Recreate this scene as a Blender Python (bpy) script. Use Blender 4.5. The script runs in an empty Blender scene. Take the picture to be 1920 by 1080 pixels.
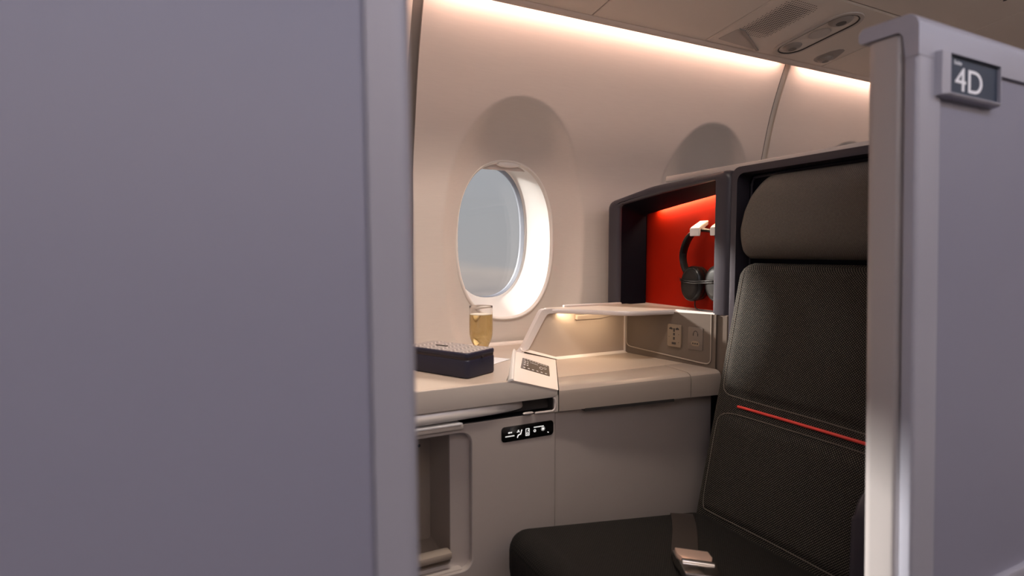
import bpy, bmesh, math, random
from mathutils import Vector, Matrix
random.seed(4)
S = bpy.context.scene
COL = S.collection
PI = math.pi

# ------------------------------------------------------------------ materials
def lin(c):
    return tuple(((v/12.92) if v <= .04045 else ((v+.055)/1.055)**2.4) for v in c)
def rgb(r, g, b):
    return (*lin((r/255, g/255, b/255)), 1)

def mat(name, col, rough=.5, metal=0., noise=0., scale=200., bump=0., coat=0., emit=None, es=0., stretch=None, spec=.5, trans=0., ior=1.45):
    m = bpy.data.materials.new(name); m.use_nodes = True
    nt = m.node_tree; b = nt.nodes['Principled BSDF']
    b.inputs['Base Color'].default_value = col
    b.inputs['Roughness'].default_value = rough
    b.inputs['Metallic'].default_value = metal
    b.inputs['Specular IOR Level'].default_value = spec
    b.inputs['Coat Weight'].default_value = coat
    b.inputs['IOR'].default_value = ior
    b.inputs['Transmission Weight'].default_value = trans
    if emit:
        b.inputs['Emission Color'].default_value = emit
        b.inputs['Emission Strength'].default_value = es
    if noise or bump:
        tc = nt.nodes.new('ShaderNodeTexCoord'); mp = nt.nodes.new('ShaderNodeMapping')
        nt.links.new(tc.outputs['Object'], mp.inputs['Vector'])
        if stretch: mp.inputs['Scale'].default_value = stretch
        n = nt.nodes.new('ShaderNodeTexNoise'); n.inputs['Scale'].default_value = scale
        n.inputs['Detail'].default_value = 3
        nt.links.new(mp.outputs['Vector'], n.inputs['Vector'])
        if noise:
            mx = nt.nodes.new('ShaderNodeMix'); mx.data_type = 'RGBA'
            mx.inputs[6].default_value = tuple(c*(1-noise) for c in col[:3])+(1,)
            mx.inputs[7].default_value = tuple(min(1, c*(1+noise)) for c in col[:3])+(1,)
            nt.links.new(n.outputs['Fac'], mx.inputs[0])
            nt.links.new(mx.outputs[2], b.inputs['Base Color'])
        if bump:
            bp = nt.nodes.new('ShaderNodeBump'); bp.inputs['Strength'].default_value = bump
            bp.inputs['Distance'].default_value = .001
            nt.links.new(n.outputs['Fac'], bp.inputs['Height'])
            nt.links.new(bp.outputs['Normal'], b.inputs['Normal'])
    return m

def weave(name, base, dot, pitch, axes=('Y', 'Z'), thr=.25, rough=.85, bump=.4):
    """woven cloth: a diagonal grid of pale threads over a dark ground"""
    m = bpy.data.materials.new(name); m.use_nodes = True
    nt = m.node_tree; b = nt.nodes['Principled BSDF']; N = nt.nodes.new; L = nt.links.new
    tc = N('ShaderNodeTexCoord'); sp = N('ShaderNodeSeparateXYZ'); L(tc.outputs['Object'], sp.inputs[0])
    k = 2*PI/pitch
    def mth(op, a, bb=None):
        n = N('ShaderNodeMath'); n.operation = op
        for i, v in enumerate((a, bb)):
            if v is None: continue
            if isinstance(v, (int, float)): n.inputs[i].default_value = v
            else: L(v, n.inputs[i])
        return n.outputs[0]
    u = mth('MULTIPLY', sp.outputs[axes[0]], k); v = mth('MULTIPLY', sp.outputs[axes[1]], k)
    a = mth('SINE', u); c = mth('SINE', v)
    p = mth('MULTIPLY', a, c)
    r = N('ShaderNodeMapRange'); r.inputs[1].default_value = thr; r.inputs[2].default_value = thr+.35
    L(p, r.inputs[0])
    nz = N('ShaderNodeTexNoise'); nz.inputs['Scale'].default_value = 260; L(tc.outputs['Object'], nz.inputs['Vector'])
    f = mth('MULTIPLY', r.outputs[0], mth('ADD', nz.outputs['Fac'], .3))
    mx = N('ShaderNodeMix'); mx.data_type = 'RGBA'; mx.inputs[6].default_value = base; mx.inputs[7].default_value = dot
    L(f, mx.inputs[0]); L(mx.outputs[2], b.inputs['Base Color'])
    b.inputs['Roughness'].default_value = rough; b.inputs['Specular IOR Level'].default_value = .25
    bp = N('ShaderNodeBump'); bp.inputs['Strength'].default_value = bump; bp.inputs['Distance'].default_value = .0008
    L(p, bp.inputs['Height']); L(bp.outputs['Normal'], b.inputs['Normal'])
    return m

def chevron(name, base, hi):
    """embossed zigzag relief of the case lid"""
    m = bpy.data.materials.new(name); m.use_nodes = True
    nt = m.node_tree; b = nt.nodes['Principled BSDF']; N = nt.nodes.new; L = nt.links.new
    tc = N('ShaderNodeTexCoord'); sp = N('ShaderNodeSeparateXYZ'); L(tc.outputs['Object'], sp.inputs[0])
    def mth(op, a, bb=None):
        n = N('ShaderNodeMath'); n.operation = op
        for i, v in enumerate((a, bb)):
            if v is None: continue
            if isinstance(v, (int, float)): n.inputs[i].default_value = v
            else: L(v, n.inputs[i])
        return n.outputs[0]
    tri = mth('PINGPONG', sp.outputs['Y'], .016)
    w = mth('ADD', sp.outputs['X'], tri)
    s = mth('SINE', mth('MULTIPLY', w, 2*PI/.0115))
    r = N('ShaderNodeMapRange'); r.inputs[1].default_value = -.5; r.inputs[2].default_value = .5; L(s, r.inputs[0])
    mx = N('ShaderNodeMix'); mx.data_type = 'RGBA'; mx.inputs[6].default_value = base; mx.inputs[7].default_value = hi
    L(r.outputs[0], mx.inputs[0]); L(mx.outputs[2], b.inputs['Base Color'])
    b.inputs['Roughness'].default_value = .38
    bp = N('ShaderNodeBump'); bp.inputs['Strength'].default_value = .8; bp.inputs['Distance'].default_value = .0012
    L(r.outputs[0], bp.inputs['Height']); L(bp.outputs['Normal'], b.inputs['Normal'])
    return m

M = dict(
    wall=mat('sidewall_lining', (.63, .56, .495, 1), .55, noise=.04, scale=60, bump=.12, stretch=(.35, 3, 6)),
    ceil=mat('ceiling_lining', (.64, .555, .48, 1), .5, noise=.02, scale=90, bump=.05),
    lip=mat('ceiling_edge', (.62, .49, .41, 1), .5),
    joint=mat('panel_joint', (.19, .16, .14, 1), .6),
    groove=mat('dark_groove', (.03, .026, .024, 1), .7),
    reveal=mat('window_reveal', (.82, .80, .77, 1), .4),
    ring=mat('window_bezel', (.74, .69, .63, 1), .35),
    gasket=mat('pane_seal', (.25, .27, .32, 1), .6),
    shade=mat('window_shade', (.62, .55, .50, 1), .5),
    part=mat('partition_grey', (.25, .255, .335, 1), .42, noise=.02, scale=8),
    ptrim=mat('partition_trim', (.385, .39, .46, 1), .42, metal=.15),
    pdoor=mat('door_leaf', (.44, .41, .405, 1), .4, metal=.15),
    plow=mat('partition_kick', (.10, .09, .09, 1), .5),
    cons=mat('console_top', (.52, .42, .345, 1), .3, noise=.02, scale=40, metal=.15),
    lidm=mat('lid_taupe', (.34, .28, .24, 1), .32, noise=.02, scale=40),
    consv=mat('console_front', (.60, .53, .47, 1), .38, metal=.1),
    ramp=mat('console_lit', (.84, .75, .68, 1), .35),  # lighter console tone; window and niche light put into the colour
    rim=mat('console_rim', (.66, .58, .54, 1), .28, metal=.12),
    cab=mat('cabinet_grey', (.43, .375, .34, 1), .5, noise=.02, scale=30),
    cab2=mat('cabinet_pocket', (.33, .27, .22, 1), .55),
    power=mat('panel_shaded', (.115, .088, .070, 1), .4),  # dark tone takes in the shade over the outlet panel
    steel=mat('tray_metal', (.60, .56, .53, 1), .32, metal=.4),
    black=mat('black_plastic', (.012, .012, .012, 1), .3),
    gloss=mat('black_glass', (.004, .004, .004, 1), .12, coat=.5),
    icon=mat('icon_backlight', (.8, .8, .8, 1), .5, emit=(1, .98, .94, 1), es=.55),
    icon2=mat('icon_dim', (.5, .45, .4, 1), .5, emit=(1, .95, .9, 1), es=.12),
    navy=mat('shell_navy', (.040, .035, .044, 1), .36, bump=.05, scale=500, noise=.01),
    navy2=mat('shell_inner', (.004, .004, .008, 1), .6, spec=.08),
    cap=mat('shell_cap', (.74, .69, .65, 1), .35, metal=.1),
    red=mat('red_panel', (.38, .011, .0014, 1), .6, spec=.15, noise=.03, scale=50),
    white=mat('white_plastic', (.80, .76, .72, 1), .3),
    cup=mat('headphone_black', (.012, .011, .011, 1), .32),
    cup2=mat('headphone_cover', (.024, .021, .019, 1), .5, spec=.2),
    leather=weave('headrest_cloth', (.068, .059, .051, 1), (.20, .178, .152, 1), .0036, thr=-.1, rough=.6, bump=.25),
    back=weave('backrest_cloth', (.006, .0055, .005, 1), (.38, .32, .25, 1), .0050, thr=.52),
    cush=weave('cushion_cloth', (.004, .0037, .0033, 1), (.030, .025, .020, 1), .005, axes=('X', 'Y'), thr=.1),
    stitch=mat('stitching', (.12, .10, .08, 1), .7),
    redpipe=mat('red_piping', (.80, .065, .05, 1), .45, bump=.5, scale=900),
    belt=mat('belt_webbing', (.030, .021, .017, 1), .7, noise=.2, scale=30, stretch=(40, 40, 40), bump=.3),
    bucktop=mat('buckle_plate', (.70, .50, .40, 1), .38, metal=.45),
    chrome=mat('buckle_metal', (.75, .72, .70, 1), .15, metal=1.),
    case=mat('case_navy', (.019, .019, .040, 1), .45, bump=.15, scale=700),
    zip=mat('case_zipper', (.03, .02, .022, 1), .5),
    lid=chevron('case_lid', (.27, .235, .225, 1), (.47, .415, .39, 1)),
    paper=mat('paper', (.78, .76, .76, 1), .55),
    grey=mat('service_grey', (.42, .365, .325, 1), .45),
    greyd=mat('service_dark', (.27, .235, .21, 1), .5),
    lens=mat('lamp_lens', (.02, .018, .016, 1), .15),
    sign=mat('sign_glass', (.035, .052, .085, 1), .5, spec=.3),
    signtxt=mat('sign_text', (.74, .74, .78, 1), .5, emit=(.8, .82, .9, 1), es=.12),
    outlet=mat('outlet_plate', (.22, .165, .115, 1), .4),
    jack=mat('jack_plate', (.15, .12, .10, 1), .4),
    floor=mat('carpet', (.05, .045, .05, 1), .95, noise=.3, scale=300, bump=.3),
    cabin=mat('cabin_wall', (.48, .46, .47, 1), .6),
    led=mat('led_strip', (1, .9, .8, 1), .5, emit=(1, .80, .70, 1), es=3),
)
# drinking glass and wine
def glass_mat(name, col, ior, rough=0.):
    m = bpy.data.materials.new(name); m.use_nodes = True
    nt = m.node_tree; nt.nodes.remove(nt.nodes['Principled BSDF'])
    g = nt.nodes.new('ShaderNodeBsdfGlass'); g.inputs['Color'].default_value = col; g.inputs['IOR'].default_value = ior
    g.inputs['Roughness'].default_value = rough
    nt.links.new(g.outputs[0], nt.nodes['Material Output'].inputs['Surface'])
    return m
M['glass'] = glass_mat('clear_glass', (.97, .96, .95, 1), 1.45)
M['wine'] = glass_mat('sparkling_wine', (.965, .86, .60, 1), 1.34)
M['foam'] = mat('wine_foam', (.9, .86, .74, 1), .5)
def pane_mat():
    m = bpy.data.materials.new('window_pane'); m.use_nodes = True
    nt = m.node_tree; nt.nodes.remove(nt.nodes['Principled BSDF'])
    t = nt.nodes.new('ShaderNodeBsdfTransparent'); t.inputs['Color'].default_value = (.93, .94, .95, 1)
    g = nt.nodes.new('ShaderNodeBsdfGlossy'); g.inputs['Roughness'].default_value = .03
    f = nt.nodes.new('ShaderNodeFresnel'); f.inputs['IOR'].default_value = 1.4
    x = nt.nodes.new('ShaderNodeMixShader')
    nt.links.new(f.outputs[0], x.inputs[0]); nt.links.new(t.outputs[0], x.inputs[1]); nt.links.new(g.outputs[0], x.inputs[2])
    nt.links.new(x.outputs[0], nt.nodes['Material Output'].inputs['Surface'])
    return m
M['pane'] = pane_mat()

# ------------------------------------------------------------------ helpers
def new(): return bmesh.new()

def obj(name, bm, m, parent=None, sharp=35, base=None):
    """links a bmesh as one mesh object; world coordinates are made relative to the parent's place"""
    if base is None:
        base = parent['_o'] if (parent is not None and '_o' in parent) else (0, 0, 0)
    off = Vector(base)
    if off.length: bmesh.ops.translate(bm, verts=bm.verts, vec=-off)
    bmesh.ops.recalc_face_normals(bm, faces=bm.faces)
    for f in bm.faces: f.smooth = True
    lim = math.radians(sharp)
    for e in bm.edges:
        if len(e.link_faces) == 2:
            try:
                if e.calc_face_angle() > lim: e.smooth = False
            except ValueError: pass
    me = bpy.data.meshes.new(name); bm.to_mesh(me); bm.free()
    me.materials.append(M[m] if isinstance(m, str) else m)
    o = bpy.data.objects.new(name, me); COL.objects.link(o)
    if parent is not None:
        o.parent = parent
    elif off.length:
        o.location = off
    if parent is not None: o['_o'] = list(base)
    return o

def thing(name, label, cat, loc, group=None):
    e = bpy.data.objects.new(name, None); COL.objects.link(e)
    e.empty_display_size = .05
    e.location = loc; e['label'] = label; e['category'] = cat
    if group: e['group'] = group
    e['_o'] = list(loc)
    return e
def tag(o, label, cat, group=None):
    o['label'] = label; o['category'] = cat
    if group: o['group'] = group
    return o
def struct(o):
    o['kind'] = 'structure'; return o

def box(bm, x0, x1, y0, y1, z0, z1, r=0, seg=2, fn=None):
    g = bmesh.ops.create_cube(bm, size=1.)['verts']
    for v in g:
        v.co = Vector((x0+(v.co.x+.5)*(x1-x0), y0+(v.co.y+.5)*(y1-y0), z0+(v.co.z+.5)*(z1-z0)))
    vs = set(g)
    if r:
        es = list({e for v in g for e in v.link_edges})
        res = bmesh.ops.bevel(bm, geom=es, offset=r, segments=seg, profile=.5, affect='EDGES', clamp_overlap=True)
        vs = set(res['verts']) | {v for v in g if v.is_valid}
    if fn:
        for v in vs: v.co = Vector(fn(*v.co))
    return list(vs)

def prism(bm, pts, fn, h0, h1, r=0, seg=2):
    """closed polygon pts (u,v) swept from h0 to h1; fn(u,v,h) -> point"""
    a = [bm.verts.new(fn(u, v, h0)) for u, v in pts]
    b = [bm.verts.new(fn(u, v, h1)) for u, v in pts]
    n = len(pts); fs = [bm.faces.new(a[::-1]), bm.faces.new(b)]
    for i in range(n):
        fs.append(bm.faces.new((a[i], a[(i+1) % n], b[(i+1) % n], b[i])))
    if r:
        es = {e for f in fs[:2] for e in f.edges}
        bmesh.ops.bevel(bm, geom=list(es), offset=r, segments=seg, profile=.5, affect='EDGES', clamp_overlap=True)
    return bm

def grid(bm, fn, nu, nv, wrap=False):
    rows = [[bm.verts.new(fn(i/nu, j/nv)) for i in range(nu if wrap else nu+1)] for j in range(nv+1)]
    for j in range(nv):
        for i in range(nu):
            k = (i+1) % nu if wrap else i+1
            bm.faces.new((rows[j][i], rows[j][k], rows[j+1][k], rows[j+1][i]))
    return rows

def loft(bm, loops, caps=(False, False), closed=True):
    rs = [[bm.verts.new(p) for p in l] for l in loops]
    n = len(rs[0])
    for a, b in zip(rs, rs[1:]):
        for i in range(n if closed else n-1):
            k = (i+1) % n
            bm.faces.new((a[i], a[k], b[k], b[i]))
    if caps[0]: bm.faces.new(rs[0][::-1])
    if caps[1]: bm.faces.new(rs[-1])
    return rs

def tube(bm, pts, r, n=8, closed=False):
    P = [Vector(p) for p in pts]; m = len(P); loops = []
    up = None
    for i in range(m):
        if closed: t = (P[(i+1) % m]-P[i-1]).normalized()
        else: t = (P[min(i+1, m-1)]-P[max(i-1, 0)]).normalized()
        if up is None:
            up = t.orthogonal().normalized()
        up = (up-t*up.dot(t)).normalized(); s = t.cross(up)
        rr = r[i] if isinstance(r, (list, tuple)) else r
        loops.append([P[i]+(up*math.cos(2*PI*k/n)+s*math.sin(2*PI*k/n))*rr for k in range(n)])
    if closed:
        loops.append(loops[0]); loft(bm, loops)
        bmesh.ops.remove_doubles(bm, verts=bm.verts, dist=1e-7)
    else: loft(bm, loops, (True, True))
    return bm

def smoothpath(pts, n=8):
    """Catmull-Rom through pts"""
    P = [Vector(p) for p in pts]; out = []
    for i in range(len(P)-1):
        p0 = P[max(i-1, 0)]; p1 = P[i]; p2 = P[i+1]; p3 = P[min(i+2, len(P)-1)]
        for k in range(n):
            t = k/n
            out.append(.5*((2*p1)+(p2-p0)*t+(2*p0-5*p1+4*p2-p3)*t*t+(3*p1-p0-3*p2+p3)*t**3))
    out.append(P[-1]); return out

def lathe(bm, prof, cx, cy, n=40, caps=(False, False)):
    return loft(bm, [[(cx+r*math.cos(2*PI*k/n), cy+r*math.sin(2*PI*k/n), z) for k in range(n)] for r, z in prof], caps)

def corner_poly(pts, n=6):
    """polygon with rounded corners; pts: (u, v, radius)"""
    out = []; m = len(pts)
    for i, (u, v, r) in enumerate(pts):
        p = Vector((u, v)); a = Vector(pts[i-1][:2]); b = Vector(pts[(i+1) % m][:2])
        if r <= 0:
            out += [tuple(p)]*1; continue
        da = (a-p).normalized(); db = (b-p).normalized()
        ang = da.angle(db); d = r/math.tan(ang/2)
        s = p+da*d; e = p+db*d; c = p+(da+db).normalized()*(r/math.sin(ang/2))
        a0 = math.atan2(s.y-c.y, s.x-c.x); a1 = math.atan2(e.y-c.y, e.x-c.x)
        dl = (a1-a0+PI) % (2*PI)-PI
        out += [(c.x+r*math.cos(a0+dl*k/n), c.y+r*math.sin(a0+dl*k/n)) for k in range(n+1)]
    return out
def rrect(u0, u1, v0, v1, r, n=6):
    return corner_poly([(u0, v0, r), (u1, v0, r), (u1, v1, r), (u0, v1, r)], n)

def sell(a, b, cx, cz, n=72, e=2.35):
    out = []
    for k in range(n):
        t = 2*PI*k/n; c, s = math.cos(t), math.sin(t)
        out.append((cx+a*math.copysign(abs(c)**(2/e), c), cz+b*math.copysign(abs(s)**(2/e), s)))
    return out
def sm(t):
    t = max(0., min(1., t)); return t*t*(3-2*t)

# ------------------------------------------------------------------ sidewall
PROF = [(0, 1.36), (.45, 1.385), (.65, 1.394), (.75, 1.390), (.85, 1.390), (.98, 1.389), (1.10, 1.384), (1.2, 1.382), (1.31, 1.362),
        (1.44, 1.333), (1.569, 1.290), (1.66, 1.25)]
def W(z):
    for i in range(len(PROF)-1):
        if z <= PROF[i+1][0] or i == len(PROF)-2:
            z0, y0 = PROF[max(i-1, 0)]; z1, y1 = PROF[i]; z2, y2 = PROF[i+1]; z3, y3 = PROF[min(i+2, len(PROF)-1)]
            m1 = (y2-y0)/(z2-z0) if z2 != z0 else 0; m2 = (y3-y1)/(z3-z1)
            h = z2-z1; t = (z-z1)/h
            return (2*t**3-3*t*t+1)*y1+(t**3-2*t*t+t)*h*m1+(-2*t**3+3*t*t)*y2+(t**3-t*t)*h*m2
WINX = [.033, .706, 1.383, 2.056]
RC = 1.03; RA, RB = .1455, .2135
YP = 1.416
def wall_y(x, z):
    w = W(z); best = 0
    for xc in WINX:
        cx = xc+.021; a, b = .211, .366
        if z > RC: q = (abs((x-cx)/a)**2.15+((z-RC)/b)**2.15)**(1/2.15)
        else: q = math.sqrt(((x-cx)/(a-.02*(RC-z)))**2+(max(0, RC-z-.10)/.33)**2)
        if q < 1:
            t = min(1, (1-q)/(.34+.28*sm((z-1.0)/.2))); best = max(best, 1-(1-t)**2.2)
    return w+best*(YP-w)

def sidewall(x0, x1, name):
    bm = new(); nx = int((x1-x0)/.006); nz = 230
    z0, z1 = .30, 1.66
    rows = grid(bm, lambda u, v: (x0+(x1-x0)*u, 0, z0+(z1-z0)*v), nx, nz)
    dead = []
    def q(x, z, xc): return (abs((x-xc)/RA)**2.35+abs((z-RC)/RB)**2.35)**(1/2.35)
    wins = [xc for xc in WINX if x0 < xc < x1]
    for f in bm.faces:
        c = f.calc_center_median()
        if any(q(c.x, c.z, xc) < 1 for xc in wins): dead.append(f)
    bmesh.ops.delete(bm, geom=dead, context='FACES')
    for v in bm.verts:
        if v.is_boundary:
            for xc in wins:
                k = q(v.co.x, v.co.z, xc)
                if .85 < k < 1.15:
                    v.co.x = xc+(v.co.x-xc)/k; v.co.z = RC+(v.co.z-RC)/k
    for v in bm.verts: v.co.y = wall_y(v.co.x, v.co.z)
    # lower dado down to the floor
    rows = grid(bm, lambda u, v: (x0+(x1-x0)*u, W(.30*v), .30*v), 2, 4)
    bm.faces.ensure_lookup_table()
    return struct(obj(name, bm, 'wall', sharp=60))
sidewall(.437, 1.628, 'wall_window')
sidewall(1.655, 2.86, 'wall_window')
sidewall(-.80, .412, 'wall_window')
for k, (x0, x1) in enumerate(((.412, .437), (1.628, 1.655))):
    bm = new()
    grid(bm, lambda u, v: (x0-.004+(x1-x0+.034)*u, W(1.66*v)+(.009 if k else .010), 1.66*v), 1, 60)
    struct(obj('trim_%d' % (k+1), bm, 'wall' if k else 'joint'))
    bm = new()
    for xe in ((x0-.001, x1+.001) if k == 0 else (x0+.0005,)):
        tube(bm, [(xe+(.002 if k else 0), W(1.64*j/50)+(.0035 if k else .004), 1.64*j/50) for j in range(51)], .0030 if k else .002, 6)
    struct(obj('trim_%d' % (k+3), bm, 'groove' if k else 'joint'))

def window(xc, n):
    C = RC
    root = bpy.data.objects.new('window_%d' % n, None); COL.objects.link(root)
    root.location = (xc, 1.41, C); root['kind'] = 'structure'; root['_o'] = (xc, 1.41, C)
    def L(bm, prof, caps=(False, False)):
        loft(bm, [[(x, y, z) for x, z in sell(a, b, xc, cz)] for a, b, y, cz in prof], caps)
    bm = new()
    L(bm, [(.150, .218, 1.4195, C), (.1485, .2165, 1.4125, C), (.1455, .2135, 1.4095, C), (.1425, .2105, 1.4105, C), (.141, .209, 1.4165, C), (.1395, .2075, 1.418, C)])
    obj('bezel', bm, 'ring', root, 80)
    bm = new()
    L(bm, [(.1395, .2075, 1.418, C), (.1375, .205, 1.43, C+.001), (.134, .201, 1.46, C+.008), (.129, .1975, 1.495, C+.017), (.1235, .1940, 1.524, C+.0265), (.1215, .1925, 1.53, C+.028), (.119, .1905, 1.531, C+.028)])
    obj('reveal', bm, 'reveal', root, 80)
    bm = new()
    L(bm, [(.1195, .191, 1.531, C+.028), (.118, .1895, 1.5335, C+.028), (.118, .1895, 1.543, C+.028), (.1165, .188, 1.545, C+.028), (.1165, .188, 1.557, C+.028), (.20, .27, 1.559, C+.028)])
    obj('pane_frame', bm, 'gasket', root, 80)
    for y, a, b in ((1.538, .1178, .1893), (1.552, .1163, .1878)):
        bm = new(); vs = [bm.verts.new((x, y, z)) for x, z in sell(a, b, xc, C+.028)]; bm.faces.new(vs)
        obj('pane', bm, 'pane', root)
    # lowered edge of the pull-down shade with its lens-shaped grip
    bm = new(); zb = 1.2205
    pts = [(x, z) for x, z in sell(.1365, .2035, xc, C+.003) if z > zb+.002]
    xs = sorted(pts); w = xs[-1][0]-xc+.010
    poly = [(xc-w, zb)]+xs+[(xc+w, zb)]
    prism(bm, poly, lambda u, v, h: (u, h, v), 1.4265, 1.4335, .001)
    sh = obj('shade', bm, 'shade', root)
    bm = new()
    g = [( .036*math.cos(t), (.0075 if math.sin(t) > 0 else .0085)*math.sin(t)) for t in [2*PI*k/32 for k in range(32)]]
    loft(bm, [[(xc+.010+u*s, y, zb+.0155+v*s) for u, v in g] for s, y in ((1, 1.4268), (1, 1.419), (.9, 1.414), (.55, 1.412))], (True, True))
    obj('shade_grip', bm, 'white', sh)
    return root
for k, xc in enumerate(WINX): window(xc, k+1)

# ------------------------------------------------------------------ ceiling, floor, cabin beyond
K = .9734
def CZ(y): return 1+K*(.61+.13*(1.24-y/K))
bm = new()
Ysplit = .948
segs = [(-1.2, .857), (.860, 1.238), (1.241, 1.7405), (1.7435, 2.15), (2.153, 3.0)]
for x0, x1 in segs:
    box(bm, x0, x1, Ysplit+.0015, 1.2385, 0, .02, .0015, 1, fn=lambda x, y, z: (x, y, z+CZ(y)))
segs2 = [(-1.2, 1.10), (1.103, 1.955), (1.958, 3.0)]
for x0, x1 in segs2:
    box(bm, x0, x1, -.25, Ysplit-.0015, 0, .02, .0015, 1, fn=lambda x, y, z: (x, y, z+CZ(y)))
struct(obj('ceiling', bm, 'ceil'))
bm = new()
box(bm, -1.2, 3., -.25, 1.24, .021, .03, fn=lambda x, y, z: (x, y, z+CZ(y)))
struct(obj('ceiling', bm, 'joint'))
bm = new()
prism(bm, [(1.2390, 1.5890), (1.2440, 1.5840), (1.2475, 1.5805), (1.2510, 1.5797), (1.2535, 1.5825), (1.2490, 1.5950), (1.2475, 1.64), (1.239, 1.64)], lambda u, v, h: (h, u, v), -1.2, 3.0)
struct(obj('trim_5', bm, 'lip', sharp=50))
bm = new(); box(bm, -1.2, 3., 1.24, 1.36, 1.632, 1.66); struct(obj('trim_6', bm, 'lip'))
bm = new(); box(bm, -1.2, 3.0, -2.2, -.25, CZ(-.25), CZ(-.25)+.03); struct(obj('ceiling', bm, 'ceil'))
bm = new(); box(bm, -1.4, 3.0, -2.2, 1.40, -.05, 0); struct(obj('floor', bm, 'floor'))
bm = new(); box(bm, -1.4, 3.0, -2.25, -2.2, 0, 1.9); struct(obj('wall_aisle', bm, 'cabin'))
bm = new(); box(bm, -1.45, -1.19, -2.2, 1.40, 0, 1.9); struct(obj('wall_forward', bm, 'cabin'))
bm = new(); box(bm, 2.86, 3.0, -2.2, 1.40, 0, 1.9); struct(obj('wall_rear', bm, 'cabin'))

# ------------------------------------------------------------------ overhead service unit
t = thing('passenger_service_unit', 'overhead panel with speaker grille and reading lights set in the ceiling above the seat', 'service panel', (1.49, 1.07, CZ(1.07)))
def on_ceil(x, y, d): return (x*K, (y-.13*d)*K, CZ(y*K)-d)
bm = new()
prism(bm, rrect(1.279, 1.784, .980, 1.266, .004), lambda u, v, h: on_ceil(u, v, h), -.004, .0008, .0005, 1)
obj('panel', bm, 'ceil', t)
bm = new()
nx_, ny_ = 16, 25
for i in range(nx_):
    for j in range(ny_):
        if (i in (0, nx_-1)) and (j < 2 or j > ny_-3): continue
        if (j in (0, ny_-1)) and (i < 2 or i > nx_-3): continue
        x = 1.316+.0074*(i+(.5 if j % 2 else 0)); y = 1.022+.0073*j
        edge = min(i, nx_-1-i, j-1, ny_-2-j)
        r = .0025 if edge > 1 else .0018
        bm.faces.new([bm.verts.new(on_ceil(x+r*math.cos(a), y+r*math.sin(a), .0012)) for a in [2*PI*k/8 for k in range(8)]])
obj('speaker_grille', bm, 'groove', t)
bm = new()
prism(bm, corner_poly([(1.300, 1.2480, .004), (1.310, 1.182, .006), (1.469, 1.2600, .003)], 4), lambda u, v, h: on_ceil(u, v, h), 0, .0016, .0006, 1)
d = obj('display', bm, 'grey', t)
bm = new()
prism(bm, [(1.310, 1.180), (1.332, 1.181), (1.476, 1.2555), (1.470, 1.2600)], lambda u, v, h: on_ceil(u, v, h), 0, .0045)
obj('display_edge', bm, 'greyd', d)
# long light capsule
def capsule(cx, y0, y1, r, n=14):
    return [(cx+r*math.cos(PI*k/n), y1-r+r*math.sin(PI*k/n)) for k in range(n+1)]+[(cx-r*math.cos(PI*k/n), y0+r-r*math.sin(PI*k/n)) for k in range(n+1)]
bm = new()
def cap_loop(r, d, dy=0): return [on_ceil(u, v, d) for u, v in capsule(1.562, .998+(.056-r), 1.2555-(.056-r), r)]
loft(bm, [cap_loop(.056, .0005), cap_loop(.055, .004), cap_loop(.046, .0045), cap_loop(.044, .002)])
lp = obj('light_pod', bm, 'grey', t)
bm = new()
loft(bm, [cap_loop(.044, .002), cap_loop(.042, .0012)], (False, True))
obj('pod_recess', bm, 'ceil', lp)
bm = new(); tube(bm, cap_loop(.0435, .0028), .0016, 5, True); obj('pod_seal', bm, 'groove', lp)
def eyeball(x, y, r, parent, d0=.001):
    bm = new()
    N = 24
    def ring(rr, d): return [on_ceil(x+rr*math.cos(2*PI*k/N), y+rr*math.sin(2*PI*k/N), d) for k in range(N)]
    loft(bm, [ring(r*1.5, d0), ring(r*1.35, d0+.004), ring(r*1.0, d0+.008), ring(r*.62, d0+.009)], (False, False))
    e = obj('reading_light', bm, 'greyd', parent)
    bm = new(); loft(bm, [ring(r*.64, d0+.0088), ring(r*.3, d0+.0075)], (True, True)); obj('lens', bm, 'lens', e)
eyeball(1.558, 1.203, .018, lp); eyeball(1.550, 1.0465, .021, lp)
bm = new()
prism(bm, capsule(1.562, 1.088, 1.148, .028), lambda u, v, h: on_ceil(u, v, h), .001, .0035, .001, 1); obj('call_button', bm, 'grey', lp)
# single lamp
bm = new()
pts = [(1.738+.036*math.cos(a), 1.222+.030*math.sin(a)) for a in [PI*(-.12+1.2*k/14) for k in range(15)]]+[(1.708, 1.185), (1.722, 1.165), (1.734, 1.160), (1.748, 1.164), (1.758, 1.182)]
prism(bm, pts, lambda u, v, h: on_ceil(u, v, h), 0, .002, .0008, 1); sl = obj('lamp_recess', bm, 'greyd', t)
eyeball(1.740, 1.2235, .015, sl, .002)

t = thing('air_vent', 'small slotted air outlet in the ceiling above the suite door', 'vent', (1.79, .78, CZ(.78)))
bm = new()
prism(bm, rrect(1.775, 1.925, .70, .83, .01), on_ceil, 0, .0008); obj('panel', bm, 'ceil', t)
for k in range(5):
    bm = new()
    prism(bm, capsule(1.818+.016*k, .715, .818, .0045, 6), on_ceil, .0005, .0016); obj('slot', bm, 'groove', t)

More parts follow.
